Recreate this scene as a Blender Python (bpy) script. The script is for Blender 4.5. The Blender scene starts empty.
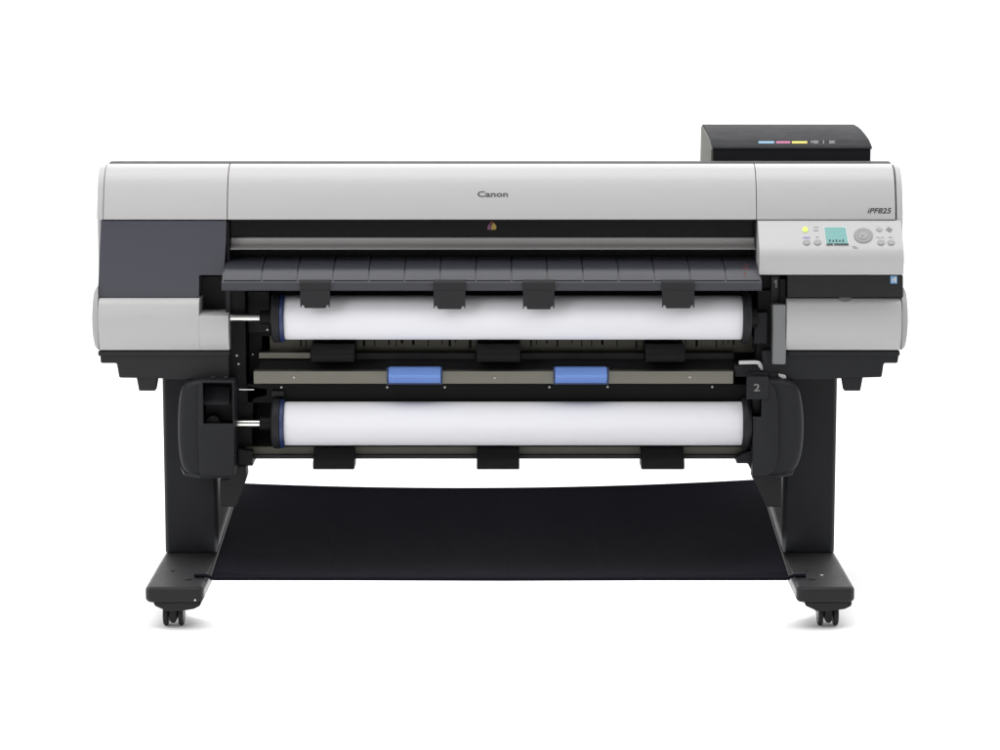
import bpy, bmesh, math
from mathutils import Vector, Matrix

S = bpy.context.scene
COL = S.collection
# ------------------------------------------------------------------ camera geometry
D0, ZC, PITCH, FPX = 6.2, 1.472, math.radians(8.5), 2702.0
SI, CO = math.sin(PITCH), math.cos(PITCH)

def P(u, v, Y):
    """point of the plane y = Y that the photograph shows at (u, v)"""
    a, b = (u - 500) / FPX, (375 - v) / FPX
    t = (Y + D0) / (CO + b * SI)
    return Vector((a * t, Y, ZC + t * (-SI + b * CO)))
def Zv(v, Y): return P(500, v, Y).z
def Xu(u, Y, v=375): return P(u, v, Y).x

# ------------------------------------------------------------------ materials
def mat(name, col, rough=0.5, metal=0.0, spec=0.5, bump=0.0, bscale=900, var=0.0, vscale=(6, 6, 6), coat=0.0,
        emit=None, estr=0.0, rvar=0.08):
    m = bpy.data.materials.new(name); m.use_nodes = True
    nt = m.node_tree; b = nt.nodes['Principled BSDF']
    b.inputs['Base Color'].default_value = (*col, 1)
    b.inputs['Roughness'].default_value = rough
    b.inputs['Metallic'].default_value = metal
    b.inputs['Specular IOR Level'].default_value = spec
    b.inputs['Coat Weight'].default_value = coat
    tc = nt.nodes.new('ShaderNodeTexCoord')
    n = nt.nodes.new('ShaderNodeTexNoise'); n.inputs['Scale'].default_value = 5; n.inputs['Detail'].default_value = 5
    mp = nt.nodes.new('ShaderNodeMapping'); mp.inputs['Scale'].default_value = vscale
    nt.links.new(tc.outputs['Object'], mp.inputs['Vector']); nt.links.new(mp.outputs[0], n.inputs['Vector'])
    if rvar:
        r = nt.nodes.new('ShaderNodeMapRange')
        r.inputs['To Min'].default_value = max(0.02, rough - rvar); r.inputs['To Max'].default_value = min(1, rough + rvar)
        nt.links.new(n.outputs['Fac'], r.inputs['Value']); nt.links.new(r.outputs[0], b.inputs['Roughness'])
    if var:
        r2 = nt.nodes.new('ShaderNodeMix'); r2.data_type = 'RGBA'
        r2.inputs[6].default_value = (*[c * (1 - var) for c in col], 1)
        r2.inputs[7].default_value = (*[min(1, c * (1 + var)) for c in col], 1)
        nt.links.new(n.outputs['Fac'], r2.inputs[0]); nt.links.new(r2.outputs[2], b.inputs['Base Color'])
    if bump:
        n2 = nt.nodes.new('ShaderNodeTexNoise'); n2.inputs['Scale'].default_value = bscale
        n2.inputs['Detail'].default_value = 3
        nt.links.new(tc.outputs['Object'], n2.inputs['Vector'])
        bp = nt.nodes.new('ShaderNodeBump'); bp.inputs['Strength'].default_value = bump
        bp.inputs['Distance'].default_value = 0.0006
        nt.links.new(n2.outputs['Fac'], bp.inputs['Height']); nt.links.new(bp.outputs[0], b.inputs['Normal'])
    if emit:
        b.inputs['Emission Color'].default_value = (*emit, 1); b.inputs['Emission Strength'].default_value = estr
    return m

M = dict(
    silver=mat('silver_grey_painted_plastic', (.396, .390, .391), .36, 0, .5, .12, 1400, .015, (1, 8, 8)),
    slate=mat('slate_satin_plastic', (.039, .040, .054), .28, 0, .5, 0, 1200, 0, rvar=0),
    black=mat('black_textured_plastic', (.0135, .0140, .0162), .5, 0, .18, .30, 700, .12),
    charcoal=mat('charcoal_plastic', (.020, .020, .0215), .52, 0, .17, .25, 700, .10),
    ink=mat('deep_black_plastic', (.006, .006, .0065), .5, 0, .12, .2, 700, .10),
    gloss=mat('black_gloss_window', (.005, .005, .005), .16, 0, .12, 0, 1, 0),
    guide=mat('grey_guide_plastic', (.031, .032, .040), .34, 0, .42, .12, 1000, .06),
    rail=mat('satin_rail_metal', (.46, .445, .44), .36, .55, .5, .1, 500, .05, (.6, 10, 10)),
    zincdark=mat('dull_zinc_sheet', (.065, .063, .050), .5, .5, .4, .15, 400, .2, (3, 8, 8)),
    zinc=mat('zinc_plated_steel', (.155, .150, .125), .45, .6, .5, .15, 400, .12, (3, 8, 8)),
    chrome=mat('polished_steel', (.72, .71, .69), .22, 1, .5, 0, 1, .04),
    screwm=mat('zinc_screw', (.42, .41, .38), .4, .8, .5),
    lever=mat('grey_painted_lever', (.150, .153, .156), .42, 0, .5, .1, 900, .03),
    paper=mat('matte_white_paper', (.70, .70, .73), .75, 0, .25, .06, 500, .008),
    blue=mat('blue_plastic', (.135, .245, .58), .40, 0, .5, .1, 900, .04),
    navy=mat('navy_flange_ring', (.011, .024, .085), .42, 0, .5, .1, 900, .05),
    cloth=mat('black_woven_cloth', (.0085, .0085, .0128), .9, 0, .025, .5, 900, .18, (4, 4, 4)),
    rubber=mat('black_rubber', (.010, .010, .010), .6, 0, .3, .2, 500, .1),
    tank=mat('grey_tank_lid_plastic', (.0155, .016, .018), .6, 0, .05, .15, 900, .06),
    tankside=mat('olive_grey_side_plastic', (.13, .13, .118), .6, 0, .1, .15, 900, .05),
    print_dark=mat('dark_print', (.035, .035, .04), .5, 0, .3),
    print_logo=mat('grey_logo_print', (.075, .075, .08), .5, 0, .3),
    print_mid=mat('grey_print', (.20, .20, .205), .5, 0, .3),
    print_pale=mat('pale_print', (.55, .55, .55), .5, 0, .3),
    print_dim=mat('dim_print', (.20, .20, .20), .5, 0, .3),
    print_purple=mat('violet_print', (.25, .20, .42), .5, 0, .3),
    cyan=mat('cyan_print', (.11, .25, .36), .5, 0, .3),
    magenta=mat('magenta_print', (.30, .035, .14), .5, 0, .3),
    yellow=mat('yellow_print', (.48, .40, .03), .5, 0, .3),
    red=mat('red_print', (.15, .025, .03), .5, 0, .3),
    orange=mat('ochre_print', (.36, .26, .06), .5, 0, .3),
    plum=mat('plum_print', (.17, .06, .15), .5, 0, .3),
    button=mat('grey_button_plastic', (.27, .27, .27), .4, 0, .5),
    dial=mat('dial_plastic', (.22, .22, .22), .4, 0, .5),
    lcd=mat('teal_screen', (.085, .25, .235), .25, 0, .5, 0, 1, .25, (40, 40, 40), emit=(.22, .60, .58), estr=.10),
    led=mat('green_lamp', (.35, .6, .05), .3, 0, .5, emit=(.62, .9, .12), estr=.5),
    sticker=mat('blue_sticker', (.10, .30, .58), .4, 0, .5),
    floor=mat('white_studio_floor', (.90, .90, .90), .6, 0, .2, 0, 1, .004, (.5, .5, .5)),
)

# ------------------------------------------------------------------ object helpers
WLOC = {}
def prop(o, label=None, cat=None, group=None, kind=None):
    if label: o['label'] = label
    if cat: o['category'] = cat
    if group: o['group'] = group
    if kind: o['kind'] = kind
def empty(name, loc):
    o = bpy.data.objects.new(name, None); COL.objects.link(o); o.location = loc
    o.empty_display_size = .1; WLOC[o.name] = Vector(loc); return o

def link(name, bm, m, parent=None, bevel=0.0, seg=3, sharp=38, label=None, wn=True):
    if bevel:
        bmesh.ops.recalc_face_normals(bm, faces=bm.faces)
        ed = [e for e in bm.edges if len(e.link_faces) == 2 and e.calc_face_angle(0) > math.radians(28)]
        bmesh.ops.bevel(bm, geom=ed, offset=bevel, offset_type='OFFSET', segments=seg, profile=.5,
                        affect='EDGES', clamp_overlap=True)
    bmesh.ops.recalc_face_normals(bm, faces=bm.faces)
    vs = [v.co for v in bm.verts]
    c = Vector([(min(v[i] for v in vs) + max(v[i] for v in vs)) / 2 for i in range(3)])
    bmesh.ops.translate(bm, verts=bm.verts, vec=-c)
    me = bpy.data.meshes.new(name); bm.to_mesh(me); bm.free()
    for p in me.polygons: p.use_smooth = True
    me.set_sharp_from_angle(angle=math.radians(sharp))
    ms = m if isinstance(m, (list, tuple)) else [m]
    for k in ms: me.materials.append(M[k])
    o = bpy.data.objects.new(name, me); COL.objects.link(o)
    o.location = c
    if parent is not None:
        o.parent = parent; o.location = c - WLOC[parent.name]
    WLOC[o.name] = c.copy()
    if wn and bevel:
        w = o.modifiers.new('weighted_normals', 'WEIGHTED_NORMAL'); w.keep_sharp = True
    if label: o['label'] = label
    return o

def B(): return bmesh.new()
def box(bm, x0, x1, y0, y1, z0, z1):
    v = [bm.verts.new((x, y, z)) for x in (x0, x1) for y in (y0, y1) for z in (z0, z1)]
    for f in ((0, 1, 3, 2), (4, 6, 7, 5), (0, 4, 5, 1), (2, 3, 7, 6), (0, 2, 6, 4), (1, 5, 7, 3)):
        bm.faces.new([v[i] for i in f])
    return bm
def pbox(bm, u0, v0, u1, v1, Y0, depth):
    a, b = P(u0, v1, Y0), P(u1, v0, Y0)
    um = (v0 + v1) / 2
    return box(bm, Xu(u0, Y0, um), Xu(u1, Y0, um), Y0, Y0 + depth, a.z, b.z)
def prism(bm, pts, axis, lo, hi):
    """pts: polygon in the two other axes, pushed along axis from lo to hi"""
    def mk(p, t):
        if axis == 'x': return (t, p[0], p[1])
        if axis == 'y': return (p[0], t, p[1])
        return (p[0], p[1], t)
    A = [bm.verts.new(mk(p, lo)) for p in pts]; C = [bm.verts.new(mk(p, hi)) for p in pts]
    bm.faces.new(A); bm.faces.new(list(reversed(C)))
    n = len(pts)
    for i in range(n):
        j = (i + 1) % n; bm.faces.new((A[i], C[i], C[j], A[j]))
    return bm
def front(bm, uv, Y0, depth):
    """outline seen from the front, pushed straight back"""
    return prism(bm, [(P(u, v, Y0).x, P(u, v, Y0).z) for u, v in uv], 'y', Y0, Y0 + depth)
def side(bm, prof, u0, u1, vref=300, Yref=0.0, extra=()):
    """side profile [(Y, v)] + extra [(Y, z)] pushed along x between two columns"""
    pts = [(Y, Zv(v, Y)) for Y, v in prof] + list(extra)
    return prism(bm, pts, 'x', Xu(u0, Yref, vref), Xu(u1, Yref, vref))
def plan(bm, uy, v0, v1, Yz=0.0):
    """plan outline [(u, Y)] pushed along z between rows v1 and v0"""
    pts = [(Xu(u, Y, (v0 + v1) / 2), Y) for u, Y in uy]
    return prism(bm, pts, 'z', Zv(v1, Yz), Zv(v0, Yz))
def spline(p, n=8):
    out = []
    for i in range(len(p) - 1):
        a, b, c, d = p[max(i - 1, 0)], p[i], p[i + 1], p[min(i + 2, len(p) - 1)]
        for k in range(n):
            t = k / n
            out.append(tuple(.5 * (2 * b[q] + (c[q] - a[q]) * t + (2 * a[q] - 5 * b[q] + 4 * c[q] - d[q]) * t * t
                                   + (3 * b[q] - a[q] - 3 * c[q] + d[q]) * t ** 3) for q in range(len(b))))
    out.append(p[-1]); return out
def cyl(bm, c, axis, r, h, seg=32, r2=None):
    r2 = r if r2 is None else r2
    R = {'x': Matrix.Rotation(math.pi / 2, 4, 'Y'), 'y': Matrix.Rotation(math.pi / 2, 4, 'X'), 'z': Matrix.Identity(4)}[axis]
    bmesh.ops.create_cone(bm, cap_ends=True, segments=seg, radius1=r, radius2=r2, depth=h, matrix=Matrix.Translation(c) @ R)
    return bm
def lathe_x(bm, prof, cy, cz, seg=64):
    """rings [(x, r)] round an x-wards axis, closed ends"""
    rings = []
    for x, r in prof:
        rings.append([bm.verts.new((x, cy + r * math.cos(2 * math.pi * k / seg), cz + r * math.sin(2 * math.pi * k / seg)))
                      for k in range(seg)])
    for A, C in zip(rings, rings[1:]):
        for k in range(seg):
            bm.faces.new((A[k], A[(k + 1) % seg], C[(k + 1) % seg], C[k]))
    bm.faces.new(rings[0]); bm.faces.new(list(reversed(rings[-1])))
    return bm
def tube(bm, pts, r, seg=12):
    rings = []
    pts = [Vector(p) for p in pts]
    for i, p in enumerate(pts):
        d = (pts[min(i + 1, len(pts) - 1)] - pts[max(i - 1, 0)]).normalized()
        a = d.cross(Vector((0.13, .2, 1))).normalized(); b = d.cross(a)
        rings.append([bm.verts.new(p + r * (a * math.cos(2 * math.pi * k / seg) + b * math.sin(2 * math.pi * k / seg))) for k in range(seg)])
    for A, C in zip(rings, rings[1:]):
        for k in range(seg): bm.faces.new((A[k], A[(k + 1) % seg], C[(k + 1) % seg], C[k]))
    bm.faces.new(rings[0]); bm.faces.new(list(reversed(rings[-1])))
    return bm
def cut(o, bm):
    """carve the shape bm out of the finished object o"""
    bmesh.ops.recalc_face_normals(bm, faces=bm.faces)
    me = bpy.data.meshes.new('cutter'); bm.to_mesh(me); bm.free()
    k = bpy.data.objects.new('cutter', me); COL.objects.link(k)
    par, loc = o.parent, o.location.copy()
    o.parent = None; o.location = WLOC[o.name]
    md = o.modifiers.new('carve', 'BOOLEAN'); md.object = k; md.operation = 'DIFFERENCE'; md.solver = 'EXACT'
    bpy.context.view_layer.update()
    dg = bpy.context.evaluated_depsgraph_get()
    new = bpy.data.meshes.new_from_object(o.evaluated_get(dg))
    o.modifiers.clear(); o.data = new; o.parent = par; o.location = loc
    bpy.data.objects.remove(k)
    new.set_sharp_from_angle(angle=math.radians(30))

# prints and small raised pieces that follow a surface whose side profile is known
def yat(prof, v):
    p = sorted(prof, key=lambda q: q[1])
    for (Y0, v0), (Y1, v1) in zip(p, p[1:]):
        if v0 <= v <= v1: return Y0 + (Y1 - Y0) * (v - v0) / max(v1 - v0, 1e-6)
    return p[0][0] if v < p[0][1] else p[-1][0]
def decal(bm, polys, prof, lift=.0006, base=-.002):
    f = (lambda v: prof) if not isinstance(prof, (list, tuple)) else (lambda v: yat(prof, v))
    for uv in polys:
        A = [bm.verts.new(P(u, v, f(v) - lift)) for u, v in uv]
        C = [bm.verts.new(P(u, v, f(v) - lift) + Vector((0, lift - base, 0))) for u, v in uv]
        bm.faces.new(A); bm.faces.new(list(reversed(C)))
        n = len(uv)
        for i in range(n): bm.faces.new((A[i], C[i], C[(i + 1) % n], A[(i + 1) % n]))
    return bm
def ell(u, v, ru, rv, n=24): return [(u + ru * math.cos(2 * math.pi * k / n), v + rv * math.sin(2 * math.pi * k / n)) for k in range(n)]
def rect(u0, v0, u1, v1): return [(u0, v0), (u1, v0), (u1, v1), (u0, v1)]
def text(bm, s, u0, v0, u1, v1, prof, lift=.0007, bold=0.0, shear=0.0):
    cu = bpy.data.curves.new('lettering', 'FONT'); cu.body = s; cu.offset = bold; cu.shear = shear; cu.resolution_u = 3
    t = bpy.data.objects.new('lettering', cu); COL.objects.link(t)
    bpy.context.view_layer.update()
    me = bpy.data.meshes.new_from_object(t.evaluated_get(bpy.context.evaluated_depsgraph_get()))
    bpy.data.objects.remove(t)
    xs = [q.co.x for q in me.vertices]; ys = [q.co.y for q in me.vertices]
    ax, bx, ay, by = min(xs), max(xs), min(ys), max(ys)
    f = (lambda v: prof) if not isinstance(prof, (list, tuple)) else (lambda v: yat(prof, v))
    vs = []
    for q in me.vertices:
        u = u0 + (u1 - u0) * (q.co.x - ax) / (bx - ax); v = v1 + (v0 - v1) * (q.co.y - ay) / (by - ay)
        vs.append(bm.verts.new(P(u, v, f(v) - lift)))
    for p in me.polygons:
        try: bm.faces.new([vs[i] for i in p.vertices])
        except ValueError: pass
    # give the letters body
    r = bmesh.ops.extrude_face_region(bm, geom=list(bm.faces))
    bmesh.ops.translate(bm, verts=[g for g in r['geom'] if isinstance(g, bmesh.types.BMVert)], vec=(0, lift + .0008, 0))
    return bm

# ================================================================== the setting
b = B(); box(b, -30, 30, -14, 40, -.05, 0)
fl = link('floor', b, 'floor'); prop(fl, kind='structure')

# ================================================================== the printer
PR = empty('large_format_printer', (0, .15, 0))
prop(PR, 'wide silver and black large format printer on a black two-legged wheeled stand', 'printer')

# --- inner body: dark shell that the covers sit on
TOPZ = Zv(163.5, .085)
lidp = spline([(.085, 163.6), (.068, 165.6), (.050, 169.8), (.031, 179), (.015, 194), (.005, 208), (0, 219.6)], 6)
shell_prof = [(.088, TOPZ - .004), (.092, TOPZ + .0012), (.120, TOPZ + .0030), (.20, TOPZ - .002), (.56, TOPZ - .07), (.60, TOPZ - .12),
              (.60, Zv(352, .5) + .03), (.20, Zv(352, .2)), (.165, Zv(352, .165)), (.165, TOPZ - .04), (.088, TOPZ - .04)]
b = B(); prism(b, shell_prof, 'x', Xu(104, .0, 220), Xu(896, .0, 220))
shell = link('body_shell', b, 'charcoal', PR, .003)

def lid(name, u0, u1, parent=PR):
    bm = B()
    side(bm, lidp, u0, u1, 220, 0, [(.03, Zv(219.6, .0)), (.08, Zv(219.6, .0) + .05)])
    return link(name, bm, 'silver', parent, .0012, 2, 30)
lid_c = lid('top_cover', 227.6, 756.3)
lid_l = lid('side_top_cover', 103.6, 226.9)
lid_r = lid('side_top_cover', 756.9, 895.4)
b = B(); text(b, 'Canon', 477.5, 191.2, 508, 197.0, lidp, bold=.022)
link('logo_lettering', b, 'print_logo', lid_c, label='small dark brand lettering at the middle of the cover')
b = B(); text(b, 'iPF825', 867.5, 208.0, 891.5, 213.4, lidp, bold=.014, shear=.25)
link('model_lettering', b, 'print_dark', lid_r)

# --- rounded end caps of the upper body
def endcap(s):
    bm = B()
    U = (lambda u: u) if s < 0 else (lambda u: 1000 - u)
    vb = 299 if s < 0 else 240
    pts = [(Y + .002, Zv(v, Y)) for Y, v in lidp] + ([(.010, Zv(220.3, 0)), (.010, Zv(vb, 0))] if s < 0 else [(.003, Zv(vb, 0))]) + [ (.02, Zv(vb, 0)), (.52, Zv(vb, .0)), (.56, TOPZ - .08), (.2, TOPZ - .012)]
    xa, xb = Xu(U(103.2), 0, 220), Xu(U(96.6), 0, 220)
    prism(bm, pts, 'x', min(xa, xb), max(xa, xb))
    o = link('end_cover', bm, 'silver', PR, .005, 3, 30)
    if s < 0: return
    bm = B()
    xb2 = Xu(U(96.3), 0, 260)
    xa2 = Xu(U(101.5), 0, 260)
    box(bm, min(xa2, xb2), max(xa2, xb2), .012, .54, Zv(299, 0), Zv(240.6, 0))
    link('end_panel', bm, 'charcoal', PR, .005, 3)
endcap(-1); endcap(1)

# --- left: slate cover with its cut corner
b = B(); front(b, [(101, 220.4), (226.4, 220.4), (226, 240), (224, 275.2), (199.4, 275.2), (198.8, 297.6), (97.4, 297.6)], .004, .12)
link('ink_bay_cover', b, 'slate', PR, .0016, 2)
# pocket beside it
b = B(); front(b, [(199.8, 275.8), (229, 275.8), (229, 316), (199.8, 316)], .07, .10)
link('pocket_panel', b, 'black', PR, .002)
b = B(); pbox(b, 225.5, 276, 230.5, 316, .01, .15); link('pocket_post', b, 'black', PR, .002)

# --- lower silver covers
lowp = spline([(-.002, 298.2), (-.014, 304), (-.024, 316), (-.026, 330), (-.020, 342), (-.010, 350)], 6)
lowcut = [p for p in lowp if p[1] >= 314]
ztop = Zv(298.2, -.002); zbot = Zv(350, -.010)
b = B()
side(b, lowp, 98.4, 199, 320, -.02, [(.19, zbot), (.19, ztop)])
ll = link('lower_cover', b, 'silver', PR, .0005, 1, 30)
b = B()
side(b, [(-.012, 313.6)] + lowcut, 199.02, 228.6, 320, -.02, [(.18, zbot), (.18, Zv(313.6, -.01))])
link('cover_extension', b, 'silver', ll, .0005, 1, 30)
b = B()
side(b, lowp, 786.5, 901.5, 320, -.02, [(.19, zbot), (.19, ztop)])
lr = link('lower_cover', b, 'silver', PR, .0014, 2, 30)
b = B(); decal(b, [ell(845, 298.4, 6.5, 3.4)], lowp, .0008, -.002); link('finger_notch', b, 'lever', lr)
def lowcap(s):
    U = (lambda u: u) if s < 0 else (lambda u: 1000 - u)
    sil = spline([(97.6, 286), (94.2, 292), (92.6, 303), (92.0, 318), (92.6, 333), (95, 346), (98.8, 350.2)], 5)
    pts = [(U(u), v) for u, v in sil] + [(U(97.8), 350.2), (U(98.0), 298)] if False else [(U(u), v) for u, v in sil] + [(U(98.0), 330), (U(98.0), 298)]
    bm = B(); front(bm, pts, -.006, .5)
    link('lower_end_cover', bm, 'silver', PR, .004, 3, 40)
lowcap(-1); lowcap(1)

# --- black base trays below the silver covers
b = B(); front(b, [(99.5, 350.4), (229, 350.4), (229, 380), (190, 380), (158, 378.6), (119, 378), (116.5, 363.4), (100.5, 363.4)], -.004, .48)
tl = link('base_tray', b, 'charcoal', PR, .004)
b = B(); front(b, [(136.4, 377.4), (157.6, 377.4), (155.2, 391), (139, 391)], .0, .03); link('tray_foot', b, 'charcoal', tl, .002)
b = B(); pbox(b, 98, 351.0, 229.5, 356, -.008, .05); link('tray_lip', b, 'charcoal', tl, .002)
b = B(); front(b, [(762, 350.4), (899.5, 350.4), (898, 363.4), (884, 363.4), (882, 377.4), (841, 378.6), (800, 380), (762, 380)], -.004, .48)
tr = link('base_tray', b, 'black', PR, .004)
b = B(); front(b, [(842, 377.4), (863, 377.4), (860.4, 391), (844.4, 391)], .0, .03); link('tray_foot', b, 'black', tr, .002)
b = B(); pbox(b, 788, 351.0, 900, 356, -.008, .05); link('tray_lip', b, 'black', tr, .002)

# --- right: control panel
cpp = spline([(.002, 220.15), (-.010, 226), (-.045, 245), (-.056, 253), (-.060, 260), (-.058, 268), (-.054, 274.8)], 5)
b = B(); side(b, cpp, 757.6, 901.2, 248, -.01, [(.12, Zv(274.8, -.054)), (.12, Zv(220.15, .002))])
cp = link('control_panel', b, 'silver', PR, .0016, 2, 30)
def cdec(name, polys, m, lift=.0006, label=None): 
    bm = B(); decal(bm, polys, cpp, lift); return link(name, bm, m, cp, label=label)
for u, v in ((806.7, 242.5), (817.6, 242.5), (881, 242.6), (891.2, 242.6)):
    bm = B(); decal(bm, [ell(u, v, 3.9, 2.9)], cpp, .0006); decal(bm, [ell(u, v, 3.0, 2.1)], cpp, .0026)
    link('button', bm, ['button'], cp)
for u, m in ((879.2, 'button'), (889.2, 'print_mid')):
    bm = B(); decal(bm, [[(u - 3.2, 229.3), (u - .6, 226.8), (u + 3.2, 229.0), (u + .8, 231.9)]], cpp, .0020); link('button', bm, m, cp, label='diamond shaped button')
cdec('power_lamp', [ell(805.2, 229.4, 2.8, 2.6)], 'led', .0020, 'lit yellow-green lamp')
cdec('display_bezel', [[(823.4, 226.4), (846.2, 226.4), (849.6, 245.2), (826.0, 245.2)]], 'print_pale', .0008)
cdec('display', [[(824.4, 227.2), (845.4, 227.2), (848.2, 243.4), (826.4, 243.4)]], 'lcd', .0016, 'lit teal screen')
bars = [rect(829.2 + k * 3.3, 239.4 + (k % 2) * .5, 830.6 + k * 3.3, 241.9) for k in range(5)] + [rect(826.6, 243.6, 833.0, 245.0), rect(834.2, 243.6, 848.6, 245.0)]
cdec('display_graphic', bars, 'print_dark', .0021)
bm = B(); decal(bm, [ell(863.4, 235.6, 9.6, 7.6, 40)], cpp, .0012); decal(bm, [ell(863.4, 235.6, 8.6, 6.7, 40)], cpp, .0022)
link('navigation_dial', bm, 'dial', cp)
bm = B(); decal(bm, [ell(863.2, 235.6, 4.4, 3.4)], cpp, .0034); link('dial_button', bm, 'button', cp)
cdec('dial_mark', [ell(862.6, 235.6, 1.5, 1.0)], 'print_mid', .0041)
for q in (rect(813.6, 227.0, 818.2, 227.7), rect(813.8, 230.2, 818.6, 231.0), rect(852.2, 246.2, 856.0, 246.9), rect(853, 247.6, 858, 248.4),
                     rect(876.5, 237.2, 879.5, 237.8), rect(881, 237.2, 884, 237.8), rect(888.6, 236.8, 892.4, 237.6), rect(815.4, 236.8, 819, 237.4)): cdec('panel_mark', [q], 'print_mid')
cdec('panel_mark', [rect(802.8, 237.0, 810.2, 238.4)], 'print_purple')
# black strip under it, with its sticker
b = B(); front(b, [(787.4, 275.3), (903.2, 275.3), (903.2, 297.4), (787.4, 297.4)], -.010, .18)
fs = link('front_strip', b, 'charcoal', PR, .002)
b = B(); decal(b, [rect(890.4, 275.9, 897.2, 283.6)], -.010, .0008); link('sticker', b, 'sticker', fs, label='small square pale blue sticker')
b = B(); decal(b, [[(891.6, 282.4), (891.6, 278.6), (893.0, 277.2), (893.0, 282.4)], [(894.2, 282.4), (894.2, 277.0), (896.4, 277.0), (896.4, 282.4)], rect(893, 279.2, 894.2, 280.2)], -.010, .0014)
link('sticker_mark', b, 'print_pale', fs)
# black pillar beside it with the digit 1 and the grey release lever
b = B(); front(b, [(757.5, 275.4), (786.2, 275.4), (786.2, 380), (757.5, 380)], .035, .14)
pil = link('lever_pillar', b, 'ink', PR, .002)
b = B(); front(b, [(771.2, 276.2), (779.5, 276.2), (779.5, 304.4), (771.2, 304.4)], .012, .03); link('lever_slot', b, 'charcoal', pil, .0012)
b = B(); decal(b, [[(773.6, 282.2), (775.6, 279.6), (777.0, 279.6), (777.0, 287.8), (775.4, 287.8), (775.4, 281.8), (773.8, 283.4)]], .012, .0008); link('digit', b, 'print_dim', pil)
b = B(); front(b, [(772.6, 304.6), (786.0, 304.6), (786.4, 330), (785.8, 364.6), (772.4, 364.6), (772.9, 334)], -.022, .05)
link('release_lever', b, 'lever', PR, .003)
b = B(); pbox(b, 779.8, 279, 786, 304.4, .0, .04); link('pillar_step', b, 'ink', pil, .002)

# --- the wide mouth between the covers
b = B(); pbox(b, 229.6, 219.0, 757, 236.4, .052, .02); mouth = link('front_window', b, 'gloss', PR, .0015)
b = B(); decal(b, [[(487.0, 229.6), (488.0, 225.6), (490.0, 223.2), (491.0, 226.5), (491.0, 229.8)]], .052, .001); link('emblem_petal', b, 'plum', mouth)
b = B(); decal(b, [[(491.3, 229.9), (491.5, 225.4), (493.4, 222.6), (496.4, 225.8), (496.0, 229.4)]], .052, .001); link('emblem_petal', b, 'orange', mouth)
b = B(); decal(b, [[(489.8, 222.6), (491.6, 221.2), (493.0, 222.0), (491.2, 224.8)]], .052, .0014); link('emblem_petal', b, 'red', mouth)
railp = spline([(.060, 236.6), (.050, 237.6), (.046, 241), (.039, 245), (.024, 248.2), (.020, 249.0), (.022, 249.8)], 5)
b = B(); side(b, railp, 231, 755.6, 243, .04, [(.12, Zv(249.8, .022)), (.12, Zv(236.6, .06))]); link('platen_rail', b, 'rail', PR, 0, sharp=35)
b = B(); pbox(b, 229.8, 250.2, 757, 262, .075, .05); link('feed_slot', b, 'ink', PR, .001)
for u0, u1 in ((226.6, 229.4), (755.2, 759.6)):
    b = B(); front(b, [(u0, 221), (u1 - .8, 221), (u1, 262), (u0, 262)], .02, .12); link('mouth_post', b, 'black', PR, .0015)

# output guide: ribs between thin grooves over one base
gtop = spline([(.068, 256.2), (.030, 260.6), (-.012, 265.0), (-.034, 268.2), (-.049, 273.4), (-.060, 279.0), (-.063, 280.2)], 5)
gr = [225.2] + [263.6 + 35.4 * k for k in range(14)] + [758.6]
b = B()
zb = Zv(291, -.06)
base = [(Y + .0005, Zv(v, Y) - .0035) for Y, v in gtop]
prism(b, base + [(-.0725, Zv(281.2, -.0725)), (-.075, Zv(283, -.075)), (-.075, Zv(289.4, -.075)), (-.072, Zv(290.8, -.072)), (.07, zb)],
      'x', Xu(224.2, -.01, 275), Xu(759.2, -.01, 275))
for a, c in zip(gr, gr[1:]):
    bm2 = [(Y, Zv(v, Y)) for Y, v in gtop]
    prism(b, bm2 + [(-.058, Zv(283, -.058)), (.06, Zv(266, .06) - .006)], 'x', Xu(a + .75, -.01, 275), Xu(c - .75, -.01, 275))
og = link('output_guide', b, 'guide', PR, .0008, 2, 30)
for q in (ell(746.4, 265.2, 1.0, .9, 10), ell(744.4, 268.6, 1.1, .8, 10), ell(747.8, 268.8, 1.0, .8, 10), rect(743.6, 272.6, 746.0, 274.2), rect(744.2, 276, 745.6, 277)):
    b = B(); decal(b, [q], gtop, .0008, -.001); link('guide_mark', b, 'red', og)
# flaps hanging from its lip
def flap(u0, u1, v1):
    bm = B()
    front(bm, [(u0, 288.6), (u1, 288.6), (u1, v1), (u1 - 1.2, v1), (u1 - 1.2, v1 - 2.2), (u1 - 3.2, v1 - 2.2), (u1 - 4.4, v1 + .8),
               (u0 + 4.4, v1 + .8), (u0 + 3.2, v1 - 2.2), (u0 + 1.2, v1 - 2.2), (u0 + 1.2, v1), (u0, v1)], -.082, .006)
    o = link('guide_flap', bm, 'charcoal', PR, .0006, 1)
    bm = B()
    prism(bm, [(-.062, Zv(280.0, -.062) + .0008), (-.0805, Zv(281.0, -.0805)), (-.0835, Zv(283.0, -.0835)), (-.0835, Zv(289.6, -.0835)), (-.0755, Zv(289.6, -.0755)), (-.0755, Zv(282, -.0755)), (-.062, Zv(281, -.062))],
          'x', Xu(u0 - .3, -.08, 290), Xu(u1 + .3, -.08, 290))
    link('flap_hinge', bm, 'charcoal', o, .0006, 1)
for u0, u1, v1 in ((300.2, 329.8, 307.4), (433.6, 465.4, 308.4), (523.0, 554.4, 308.6), (662.0, 694.4, 307.6)): flap(u0, u1, v1)

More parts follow.
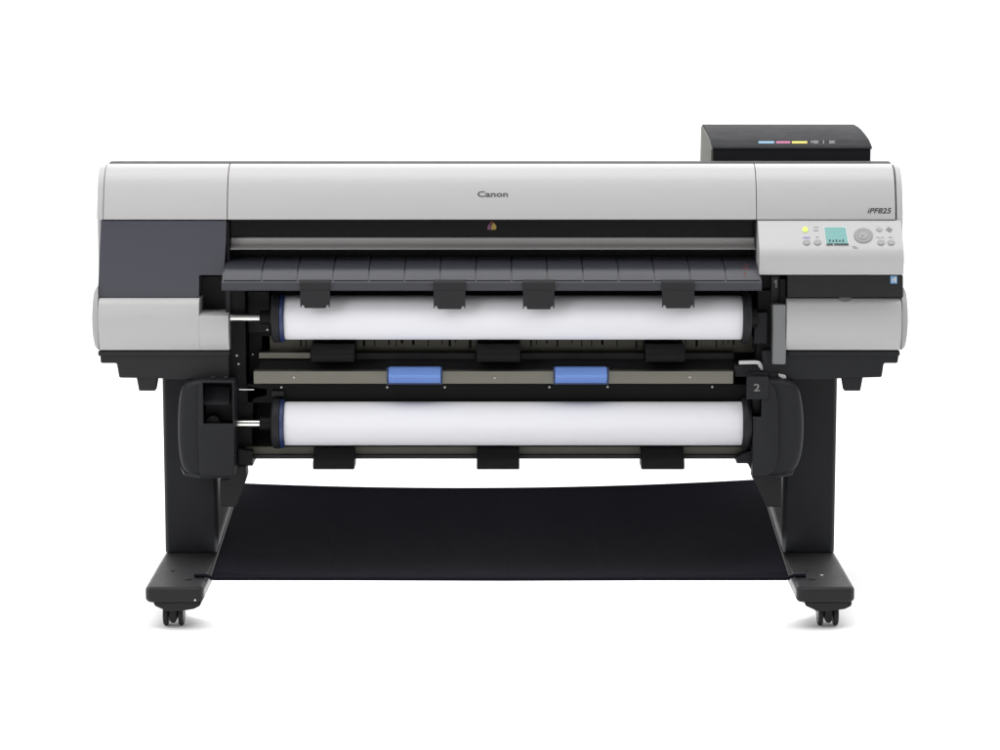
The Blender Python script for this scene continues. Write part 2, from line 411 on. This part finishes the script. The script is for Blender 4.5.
# --- roll bay: back wall, end walls, sheet-metal, beam
b = B(); pbox(b, 229, 291, 772, 446, .13, .03); link('bay_back_wall', b, 'ink', PR, .001)
b = B(); plan(b, [(229.2, .018), (246, .020), (247, .13), (229.2, .13)], 291, 404, 0)
wl = link('bay_end_wall', b, 'ink', PR, .002)
b = B(); pbox(b, 247.5, 291, 270, 333, .075, .05); link('wall_rib', b, 'black', wl, .003)
b = B(); pbox(b, 249, 330, 271, 398, .085, .04); link('wall_plate', b, 'ink', wl, .002)
b = B(); plan(b, [(754.5, .13), (754.5, .03), (757, .02), (772, .018), (772, .13)], 291, 380, 0)
wr = link('bay_end_wall', b, 'ink', PR, .002)
b = B(); pbox(b, 753.5, 312, 768, 344, .0, .03); link('roll_latch', b, 'black', wr, .004)
# slotted plate seen below the upper roll
import random
rnd = random.Random(4)
pts = [(262, 352.2), (262, 336)]; u = 300.
while u < 756:
    w = rnd.choice((1.0, 1.6, 2.4, 1.0)); h = rnd.choice((343.5, 345, 346.5, 348))
    pts += [(u, 336), (u, h), (u + w, h), (u + w, 336)]; u += w + rnd.choice((4, 6, 9, 13, 18))
pts += [(770, 336), (770, 352.2)]
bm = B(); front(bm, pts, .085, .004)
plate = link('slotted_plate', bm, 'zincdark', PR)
bm = B(); pbox(bm, 258.8, 352.6, 310.4, 358.6, .050, .040); link('plate_ledge', bm, 'zinc', plate, .001)
bm = B(); bm.free()
for u0, u1 in ((355.4, 475.6), (521, 644), (685, 734)):
    bm = B(); pbox(bm, u0, 353.0, u1, 359.6, .052, .035); link('ledge_strip', bm, 'charcoal', plate, .001)
bm = B(); prism(bm, [(.05, Zv(360, .05)), (.0, Zv(371, .0)), (.0, Zv(371, .0) - .004), (.06, Zv(366, .06))], 'x', Xu(258, 0, 365), Xu(734, 0, 365))
link('sloping_plate', bm, 'charcoal', PR, .0008, 1)
bm = B(); pbox(bm, 253.6, 371.2, 733.4, 383.8, -.018, .03); beam = link('cross_beam', bm, 'zinc', PR, .0014, 2)
def screw(u, v, Y, r=.0028, parent=beam):
    bm = B(); c = P(u, v, Y); cyl(bm, c, 'y', r, .004, 16)
    link('screw', bm, 'screwm', parent, .0009, 2)
for u, v in ((294, 377.4), (494.8, 377.8), (689.8, 377.2)): screw(u, v, -.020)
bm = B(); pbox(bm, 247, 384.0, 752, 403, .022, .05); under = link('beam_underside', bm, 'ink', PR, .002)
for u, v in ((281.4, 387.2), (387.2, 387.2), (444.8, 387.2), (549.4, 387.0), (607.6, 386.8), (712.2, 386.8)): screw(u, v, .020, .0028, under)
for u, v in ((238.6, 364), (236.8, 355.5)): screw(u, v, .0175, .0026, wl)
screw(252.6, 354.4, .083, .0024, wl); screw(267.4, 329.6, .073, .0028, wl)
bm = B(); tube(bm, [P(239, 389.6, .0), P(254, 389.6, .0)], .0016); link('steel_pin', bm, 'chrome', wl)
bm = B(); pbox(bm, 271.6, 391, 284, 396.5, .012, .02); link('latch_block', bm, 'charcoal', under, .0015)
# blue levers on the beam
def blue(u0, u1):
    bm = B()
    prism(bm, [(.004, Zv(366.4, .004)), (-.020, Zv(367.4, -.020)), (-.050, Zv(375.0, -.050)), (-.051, Zv(376.6, -.051)), (-.030, Zv(382.4, -.030)), (-.019, Zv(383.2, -.019)), (-.019, Zv(374, -.019))],
          'x', Xu(u0, -.04, 375), Xu(u1, -.04, 375))
    o = link('blue_lever', bm, 'blue', PR, .0012, 2, 24)
    bm = B(); pbox(bm, u0 - 1.8, 367.6, u1 + 1.8, 384.6, -.0215, .006); link('lever_mount', bm, 'navy', o, .001)
blue(388.6, 440.6); blue(555.2, 607.0)
# black paper guides under each roll
for u0, u1 in ((311.4, 355), (476.4, 520.4), (645, 684.6)):
    bm = B()
    prism(bm, [(.10, Zv(340, .10)), (-.012, Zv(344, -.012)), (-.03, Zv(352, -.03)), (-.032, Zv(357, -.032)), (-.02, Zv(362, -.02)), (.08, Zv(360, .08))], 'x', Xu(u0, 0, 350), Xu(u1, 0, 350))
    link('paper_guide', bm, 'ink', PR, .003, 3)
for u0, u1 in ((313.6, 355), (476.8, 519.4), (640.6, 683.8)):
    bm = B()
    prism(bm, [(.06, Zv(440, .06)), (.0, Zv(447.4, .0)), (-.018, Zv(458, -.018)), (-.030, Zv(462.4, -.030)), (-.031, Zv(468, -.031)), (-.026, Zv(469.6, -.026)), (.05, Zv(464, .05))], 'x', Xu(u0, 0, 458), Xu(u1, 0, 458))
    link('paper_guide', bm, 'ink', PR, .003, 3)
# lower tie plate of the second roll unit
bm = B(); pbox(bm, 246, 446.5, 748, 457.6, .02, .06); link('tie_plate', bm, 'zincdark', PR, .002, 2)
bm = B(); pbox(bm, 246, 455.0, 748, 458.8, .012, .07); link('tie_plate_flange', bm, 'charcoal', PR, .001, 2)
# small white lever and clamp at the right end of the beam
bm = B(); tube(bm, spline([P(739, 362.6, -.012), P(756, 362.4, -.012), P(759.6, 364.2, -.008), P(761.4, 369, .0)], 4), .0046, 12); link('white_lever', bm, 'print_pale', PR)
bm = B(); front(bm, [(733.8, 365), (757, 365), (761.5, 369), (761.5, 377), (735, 377)], -.006, .06); link('lever_clamp', bm, 'black', PR, .003)
bm = B(); pbox(bm, 769, 372.6, 781.5, 379, -.008, .04); link('cable_clip', bm, 'charcoal', PR, .002)
bm = B(); front(bm, [(778.6, 373.6), (785.4, 375.2), (786.6, 378.2), (782.6, 378.8), (778.8, 376.4)], -.012, .012); link('clip_tongue', bm, 'print_pale', PR, .001, 1)

# --- second roll unit: the two rounded housings
def housing(s):
    U = (lambda u: u) if s < 0 else (lambda u: 1000 - u)
    if s < 0:
        out = [(236, 380), (236, 477.4)] + spline([(200, 477.2), (189, 474.5), (182, 468), (178.4, 452), (177.4, 424), (179.2, 396), (185, 384), (200, 380)], 4)
        face = [(199, 380.6), (234.6, 380.6), (234.6, 476.6), (201.4, 476.6), (199.4, 470), (198.0, 430), (198.0, 395)]
    else:
        out = [(752, 477.4), (752, 380)] + spline([(778, 379.6), (792, 382), (799.4, 390), (803.2, 408), (804.2, 430), (802.4, 452), (797, 468), (788, 475), (776, 477.4)], 4)
        face = [(752.6, 380.8)] + spline([(768, 380.6), (774.6, 388), (777.8, 404), (778.6, 430), (777.6, 456), (773.6, 471), (766, 476.6)], 4) + [(752.6, 476.6)]
    bm = B(); front(bm, out, -.040, .155)
    o = link('roll_unit_housing', bm, 'black', PR, .016, 5, 30)
    bm = B(); front(bm, face, -.054, .05)
    fp = link('housing_face', bm, 'black', o, .0035, 3, 30)
    for target in (o, fp):
        bm = B()
        if s < 0: pbox(bm, 201.2, 385, 231, 426.5, -.09, .10)
        else: pbox(bm, 753.6, 396, 763.0, 419.6, -.09, .10)
        cut(target, bm)
    bm = B(); plan(bm, [(U(181), .08), (U(184), .0), (U(200), -.034), (U(231), -.036), (U(231), .10)] if s < 0 else [(752, .10), (752, -.036), (776, -.034), (792, 0), (795, .08)], 476.5, 479.6, -.05); link('housing_foot', bm, 'black', o, .001)
    # rib line on the rounded side
    # inner hub arm toward the roll
    bm = B()
    if s < 0:
        front(bm, [(235.2, 384), (252, 386), (268, 388), (268, 396), (254, 400), (252, 440), (253, 455), (253, 466), (240, 466), (235.2, 472)], .022, .10)
    else:
        front(bm, [(748, 372.6), (769, 372.6), (769, 400), (751, 402), (747.5, 446), (747.5, 462.6), (742, 462.6), (752, 470), (757, 477), (765.6, 477), (765.6, 395), (748, 395)][0:3] + [(769, 477), (757, 477), (751, 469), (748, 463.6), (736.5, 463.6), (736.5, 457), (752, 450), (752, 397), (748, 395)], -.012, .12)
    link('roll_arm', bm, 'ink' if s < 0 else 'black', o, .003)
    return o
hl = housing(-1); hr = housing(1)
bm = B(); c = P(213.5, 422, -.02); cyl(bm, c, 'y', .017, .03, 32); link('drive_knob', bm, 'ink', hl, .003)
bm = B(); prism(bm, [(-.008, Zv(386, -.008)), (-.008, Zv(404, -.008)), (-.034, Zv(405, -.034)), (-.036, Zv(403.6, -.036))], 'x', Xu(203, -.02, 400), Xu(230, -.02, 400)); link('housing_ledge', bm, 'black', hl, .001)
for u in (213.4, 226.2):
    bm = B(); cyl(bm, P(u, 377.6, -.03), 'z', .006, .006, 16); link('screw', bm, 'charcoal', hl, .001)
bm = B(); front(bm, [(247, 451), (252.6, 451), (252.6, 465.6), (238, 465.6), (238, 449)], -.022, .03); link('arm_latch', bm, 'ink', hl, .002)
bm = B(); pbox(bm, 746.6, 377.0, 768.6, 399.6, -.0575, .012); tag2 = link('number_plate', bm, 'black', hr, .002)
bm = B(); text(bm, '2', 753.8, 384.0, 759.8, 391.2, -.0575, bold=.004); link('digit', bm, 'print_dim', hr)
# brackets below the housings
bm = B(); front(bm, [(229.8, 466), (246.2, 466), (246.8, 476), (244.2, 484), (236, 507), (219.8, 507), (219.8, 480), (229.8, 479)], .02, .05); link('basket_bracket', bm, 'charcoal', PR, .002)
bm = B(); front(bm, [(752.6, 472), (766, 474), (766.8, 478), (781.6, 478), (781.6, 507), (766, 507), (756.6, 486), (752.6, 478)], .02, .05); link('basket_bracket', bm, 'charcoal', PR, .002)

# --- stand: two legs, each column + foot + casters
def foot_bm(x0, x1):
    bm = B()
    ft, fb = .0985, .047
    n = 8
    # top plan outline with rounded front corners
    def rr(y0, y1, r):
        pts = []
        for cx, cy, a0 in ((x1 - r, y1 - r, 0), (x0 + r, y1 - r, 90), (x0 + r, y0 + r, 180), (x1 - r, y0 + r, 270)):
            for k in range(n + 1):
                a = math.radians(a0 + 90 * k / n); pts.append((cx + r * math.cos(a), cy + r * math.sin(a)))
        return pts
    prism(bm, rr(-.25, .64, .020), 'z', .062, ft)
    return bm
def leg(s):
    U = (lambda u: u) if s < 0 else (lambda u: 1000 - u)
    if s < 0: uo, ui = 163.4, 217.4
    else: uo, ui = 163.8, 216.6
    xo, xi = Xu(U(uo), .117, 470), Xu(U(ui), .117, 470)
    bm = B()
    prism(bm, [(xo, .127), (xo + (xi - xo) * .06, .117), (xo + (xi - xo) * .94, .117), (xi, .127), (xi, .54), (xo, .54)] if s < 0 else
          [(xi, .127), (xi + (xo - xi) * .06, .117), (xi + (xo - xi) * .94, .117), (xo, .127), (xo, .54), (xi, .54)], 'z', .0975, Zv(370, .117))
    L = link('stand_leg', bm, 'black', PR, .004, 3, 25)
    fo, fi = Xu(U(144.6), -.25, 596), Xu(U(203.4), -.25, 596)
    x0, x1 = min(fo, fi), max(fo, fi)
    f = link('foot', foot_bm(x0, x1), 'charcoal', L, .010, 5)
    # belly of the foot, over the caster
    w = x1 - x0; cx = (x0 + x1) / 2
    bm = B()
    prism(bm, [(x0 + .018, .0625), (x1 - .006, .0625), (x1 - .008, .054), (x1 - .022, .047), (cx + .01, .042), (cx - .02, .042), (x0 + .040, .046), (x0 + .022, .054)], 'y', -.243, -.12)
    link('foot_base', bm, 'charcoal', L, .002)
    bm = B()
    prism(bm, [(x0 + .018, .0625), (x1 - .018, .0625), (x1 - .022, .047), (x0 + .022, .047)], 'y', .46, .62)
    link('foot_base', bm, 'charcoal', L, .002)
    # casters
    for Yc in (-.2, .56):
        uc = U(174.2) if s < 0 else U(172.6)
        xc = Xu(uc, -.2, 618)
        bm = B()
        for d in (-.0175, .0175):
            lathe_x(bm, [(xc + d - .0055, .018), (xc + d - .0055, .025), (xc + d - .003, .0275), (xc + d + .003, .0275), (xc + d + .0055, .025), (xc + d + .0055, .018)], Yc, .0275, 32)
        cast = link('caster', bm, 'rubber', L, 0, sharp=40)
        bm = B()
        prism(bm, [(xc - .009, .049), (xc + .009, .049), (xc + .008, .016), (xc + .004, .010), (xc - .004, .010), (xc - .008, .016)], 'y', Yc - .022, Yc + .02)
        cyl(bm, (xc, Yc, .0275), 'x', .006, .036, 16)
        link('caster_fork', bm, 'rubber', L, .001, 2)
    # fastener cap and screws on the foot
    cu = U(187.6) if s < 0 else U(187.5)
    bm = B(); c = P(cu, 581.8, -.17); cyl(bm, (c.x, -.165, .0992), 'z', .0085, .003, 24); link('foot_cap', bm, 'charcoal', L, .001)
    bm = B(); c = P(U(171.5) if s < 0 else 808.4, 574, -.1); cyl(bm, (c.x, -.08, .0992), 'z', .0035, .003, 16); link('screw', bm, 'charcoal', L, .0006, 1)
    bm = B(); c = P(195.2, 605.2, -.25) if s < 0 else P(822.2, 575.6, -.14)
    if s < 0: cyl(bm, (c.x, -.2505, c.z + .012), 'y', .0024, .004, 12)
    else: cyl(bm, (c.x, -.13, .0992), 'z', .004, .004, 16)
    link('screw', bm, 'chrome', L, .0005, 1)
leg(-1); leg(1)

# --- ink tank unit on the top right
tx0, tx1 = Xu(712.6, .2, 155), Xu(872.0, .2, 155)
tp = spline([(.196, 148.6), (.206, 146.2), (.235, 142.4), (.27, 138.6), (.36, 132.0), (.45, 127.2), (.54, 124.4)], 5)
bm = B()
zt = Zv(148.8, .2)
prism(bm, [(.2, TOPZ - .02), (.2, zt), (.36, Zv(133.4, .36)), (.55, Zv(125.6, .54)), (.56, TOPZ - .06), (.3, TOPZ - .03)], 'x', tx0 + .003, tx1 - .003)
tank = link('ink_tank_unit', bm, 'black', PR, .002, 2)
bm = B(); prism(bm, [(Y, Zv(v, Y)) for Y, v in tp] + [(.55, Zv(124.4, .54) - .012), (.205, zt - .001)], 'x', tx0, tx1)
link('tank_lid', bm, 'tank', tank, .0016, 2, 30)
bm = B(); prism(bm, [(.203, TOPZ - .02), (.203, zt - .001), (.28, Zv(139.5, .28)), (.36, Zv(134.0, .36)), (.46, Zv(128.4, .46)), (.535, Zv(126.4, .535)), (.55, TOPZ - .05)], 'x', tx0 - .0035, tx0 + .002)
link('tank_side_panel', bm, 'tankside', tank, .001, 2)
for u0, u1, m in ((758.6, 774.2, 'cyan'), (776.2, 790.2, 'magenta'), (792.0, 807.2, 'yellow')):
    bm = B(); decal(bm, [rect(u0, 141.2, u1, 143.4)], tp, .0016, -.003); link('ink_colour_mark', bm, m, tank)
bm = B(); text(bm, 'MBK', 811.2, 140.6, 819.2, 143.6, tp, .0024); link('ink_lettering', bm, 'print_mid', tank)
bm = B(); decal(bm, [rect(823.2, 140.4, 823.8, 143.8)], tp, .0016, -.003); link('ink_colour_mark', bm, 'print_mid', tank)
bm = B(); text(bm, 'BK', 829.6, 140.6, 835.6, 143.6, tp, .0024); link('ink_lettering', bm, 'print_mid', tank)

# ================================================================== paper rolls
def roll(vc, Yc, label):
    cz = Zv(vc, Yc - .03)
    R = .0508
    o = empty('paper_roll', (0, Yc, cz - R))
    prop(o, label, 'paper roll', 'paper rolls in the printer')
    x0, x1 = Xu(283.6, -.05, vc), Xu(743.2, -.05, vc)
    bm = B(); lathe_x(bm, [(x0, .026), (x0 - .0, R - .0006), (x0 + .001, R), (x1 - .001, R), (x1, R - .0006), (x1, .026)], Yc, cz, 96); link('paper', bm, 'paper', o, sharp=40)
    bm = B(); lathe_x(bm, [(x0 - .0105, .045), (x0 - .0105, .056), (x0 - .008, .0572), (x0 - .0022, .0572), (x0 - .0008, .056), (x0 - .0008, .045)], Yc, cz, 64); link('flange_ring', bm, 'navy', o, sharp=40)
    bm = B(); lathe_x(bm, [(x0 - .030, .030), (x0 - .030, .053), (x0 - .026, .0585), (x0 - .0110, .0585), (x0 - .0110, .030)], Yc, cz, 64); link('flange', bm, 'black', o, .001, 2)
    bm = B(); lathe_x(bm, [(x1 + .001, .03), (x1 + .001, .0585), (x1 + .004, .061), (x1 + .012, .061), (x1 + .020, .054), (x1 + .022, .03)], Yc, cz, 64); link('flange', bm, 'black', o, sharp=40)
    xa, xb = Xu(230.6, -.0, vc), Xu(260.4, -.0, vc)
    bm = B(); lathe_x(bm, [(xa, .008), (xa, .0094), (xb, .0094), (xb, .008)], Yc, cz, 32); link('spindle', bm, 'chrome', o, sharp=40)
    bm = B(); lathe_x(bm, [(xb - .001, .012), (xb - .001, .016), (x0 - .034, .017), (x0 - .031, .028), (x0 - .0295, .028), (x0 - .0295, .012)], Yc, cz, 32); link('spindle_hub', bm, 'ink', o, sharp=40)
    xr = Xu(757, 0, vc)
    bm = B(); lathe_x(bm, [(x1 + .0215, .01), (x1 + .0215, .026), (xr, .022), (xr, .01)], Yc, cz, 32); link('spindle_hub', bm, 'ink', o, sharp=40)
roll(319.2, .0, 'upper roll of white paper, partly covered by the four dark flaps of the output guide')
roll(425.6, .0, 'lower roll of white paper, between the blue levers and the black cloth basket')

# ================================================================== cloth basket between the feet
BK = empty('catch_basket', (0, .2, 0))
prop(BK, 'black cloth catch basket slung low between the two feet of the printer stand', 'basket')
def bz(s, t):
    """s across -1..1, t from back rod 0 to front hem 1"""
    zback, zfront = .181, .0955
    z = zback + (zfront - zback) * t - .062 * math.sin(math.pi * min(1, t) ** .85) * (1 - abs(s) ** 7)
    z -= .017 * (1 - s * s) * (1 - t) ** 2 - .005 * s * (1 - t)
    for c, q in ((-.21, .010), (.02, .006), (.36, .012), (-.62, .008)): z += .0038 * math.exp(-((s - c) / q) ** 2) * math.sin(math.pi * t)
    z += .003 * math.exp(-((t - .93) / .012) ** 2)
    z += .0016 * math.sin(9 * s + 3 * t) * math.sin(math.pi * t) + .0012 * math.sin(23 * s - 2 * t) * math.sin(math.pi * t) 
    return z
nx, ny = 240, 60
xb_, xf_ = .664, .6645
def bpt(i, j):
    s = -1 + 2 * i / nx; t = j / ny
    Y = .60 + (-.15 - .60) * t
    x = s * (xb_ + (xf_ - xb_) * t)
    return Vector((x, Y, bz(s, t)))
bm = B()
top = [[bm.verts.new(bpt(i, j)) for j in range(ny + 1)] for i in range(nx + 1)]
bot = [[bm.verts.new(bpt(i, j) - Vector((0, 0, .0025))) for j in range(ny + 1)] for i in range(nx + 1)]
for i in range(nx):
    for j in range(ny):
        bm.faces.new((top[i][j], top[i + 1][j], top[i + 1][j + 1], top[i][j + 1]))
        bm.faces.new((bot[i][j], bot[i][j + 1], bot[i + 1][j + 1], bot[i + 1][j]))
for i in range(nx):
    bm.faces.new((top[i][0], bot[i][0], bot[i + 1][0], top[i + 1][0])); bm.faces.new((top[i][ny], top[i + 1][ny], bot[i + 1][ny], bot[i][ny]))
for j in range(ny):
    bm.faces.new((top[0][j], top[0][j + 1], bot[0][j + 1], bot[0][j])); bm.faces.new((top[nx][j], bot[nx][j], bot[nx][j + 1], top[nx][j + 1]))
link('basket_cloth', bm, 'cloth', BK, sharp=50)
bm = B(); tube(bm, [(-.70, -.148, .1030), (-.672, -.149, .1030), (-.655, -.150, .096), (0, -.150, .0945), (.655, -.150, .096), (.672, -.149, .1030), (.70, -.148, .1030)], .0042); link('front_rod', bm, 'cloth', BK, sharp=60)
for s in (-1, 1):
    bm = B(); tube(bm, [(s * xf_, -.148, .0985), (s * xb_, .2, .1375 + .001 * s), (s * xb_, .60, .182 + .004 * s)], .0028); link('side_rod', bm, 'charcoal', BK, sharp=60)

# ================================================================== camera
cam = bpy.data.cameras.new('camera'); co = bpy.data.objects.new('camera', cam); COL.objects.link(co)
co.location = (0, -D0, ZC); co.rotation_euler = (math.pi / 2 - PITCH, 0, 0)
cam.sensor_width = 36; cam.lens = 36 * FPX / 1000; cam.clip_end = 200; cam.clip_start = .1
S.camera = co

# ================================================================== light
w = bpy.data.worlds.new('World'); S.world = w; w.use_nodes = True
nt = w.node_tree; bg = nt.nodes['Background']
tc = nt.nodes.new('ShaderNodeTexCoord'); sp = nt.nodes.new('ShaderNodeSeparateXYZ')
mr = nt.nodes.new('ShaderNodeMapRange'); mr.interpolation_type = 'SMOOTHSTEP'
mr.inputs['From Min'].default_value = -.5; mr.inputs['From Max'].default_value = .5
mr.inputs['To Min'].default_value = .32; mr.inputs['To Max'].default_value = 2.4
nt.links.new(tc.outputs['Generated'], sp.inputs[0]); nt.links.new(sp.outputs['Y'], mr.inputs['Value'])
nt.links.new(mr.outputs[0], bg.inputs['Strength']); bg.inputs['Color'].default_value = (1, 1, 1, 1)

def area(name, loc, aim, sx, sy, power, col=(1, 1, 1)):
    l = bpy.data.lights.new(name, 'AREA'); l.shape = 'RECTANGLE'; l.size = sx; l.size_y = sy; l.energy = power; l.color = col
    o = bpy.data.objects.new(name, l); COL.objects.link(o); o.location = loc
    o.rotation_euler = (Vector(aim) - Vector(loc)).to_track_quat('-Z', 'Y').to_euler()
area('key_softbox', (-3.4, -3.8, 3.0), (-.1, 0, .8), 1.8, 1.8, 60)
area('overhead_softbox', (0, -1.0, 4.2), (0, -.9, 0), 6, 2.6, 150)
area('added_floor_fill', (0, .12, .030), (0, .12, 0), 1.40, .46, 13.5)  # added unseen lamp facing down under the basket, keeps the floor there white

S.view_settings.view_transform = 'Standard'; S.view_settings.look = 'None'
S.view_settings.exposure = 0; S.view_settings.gamma = 1
S.render.engine = 'CYCLES'
S.cycles.max_bounces = 8
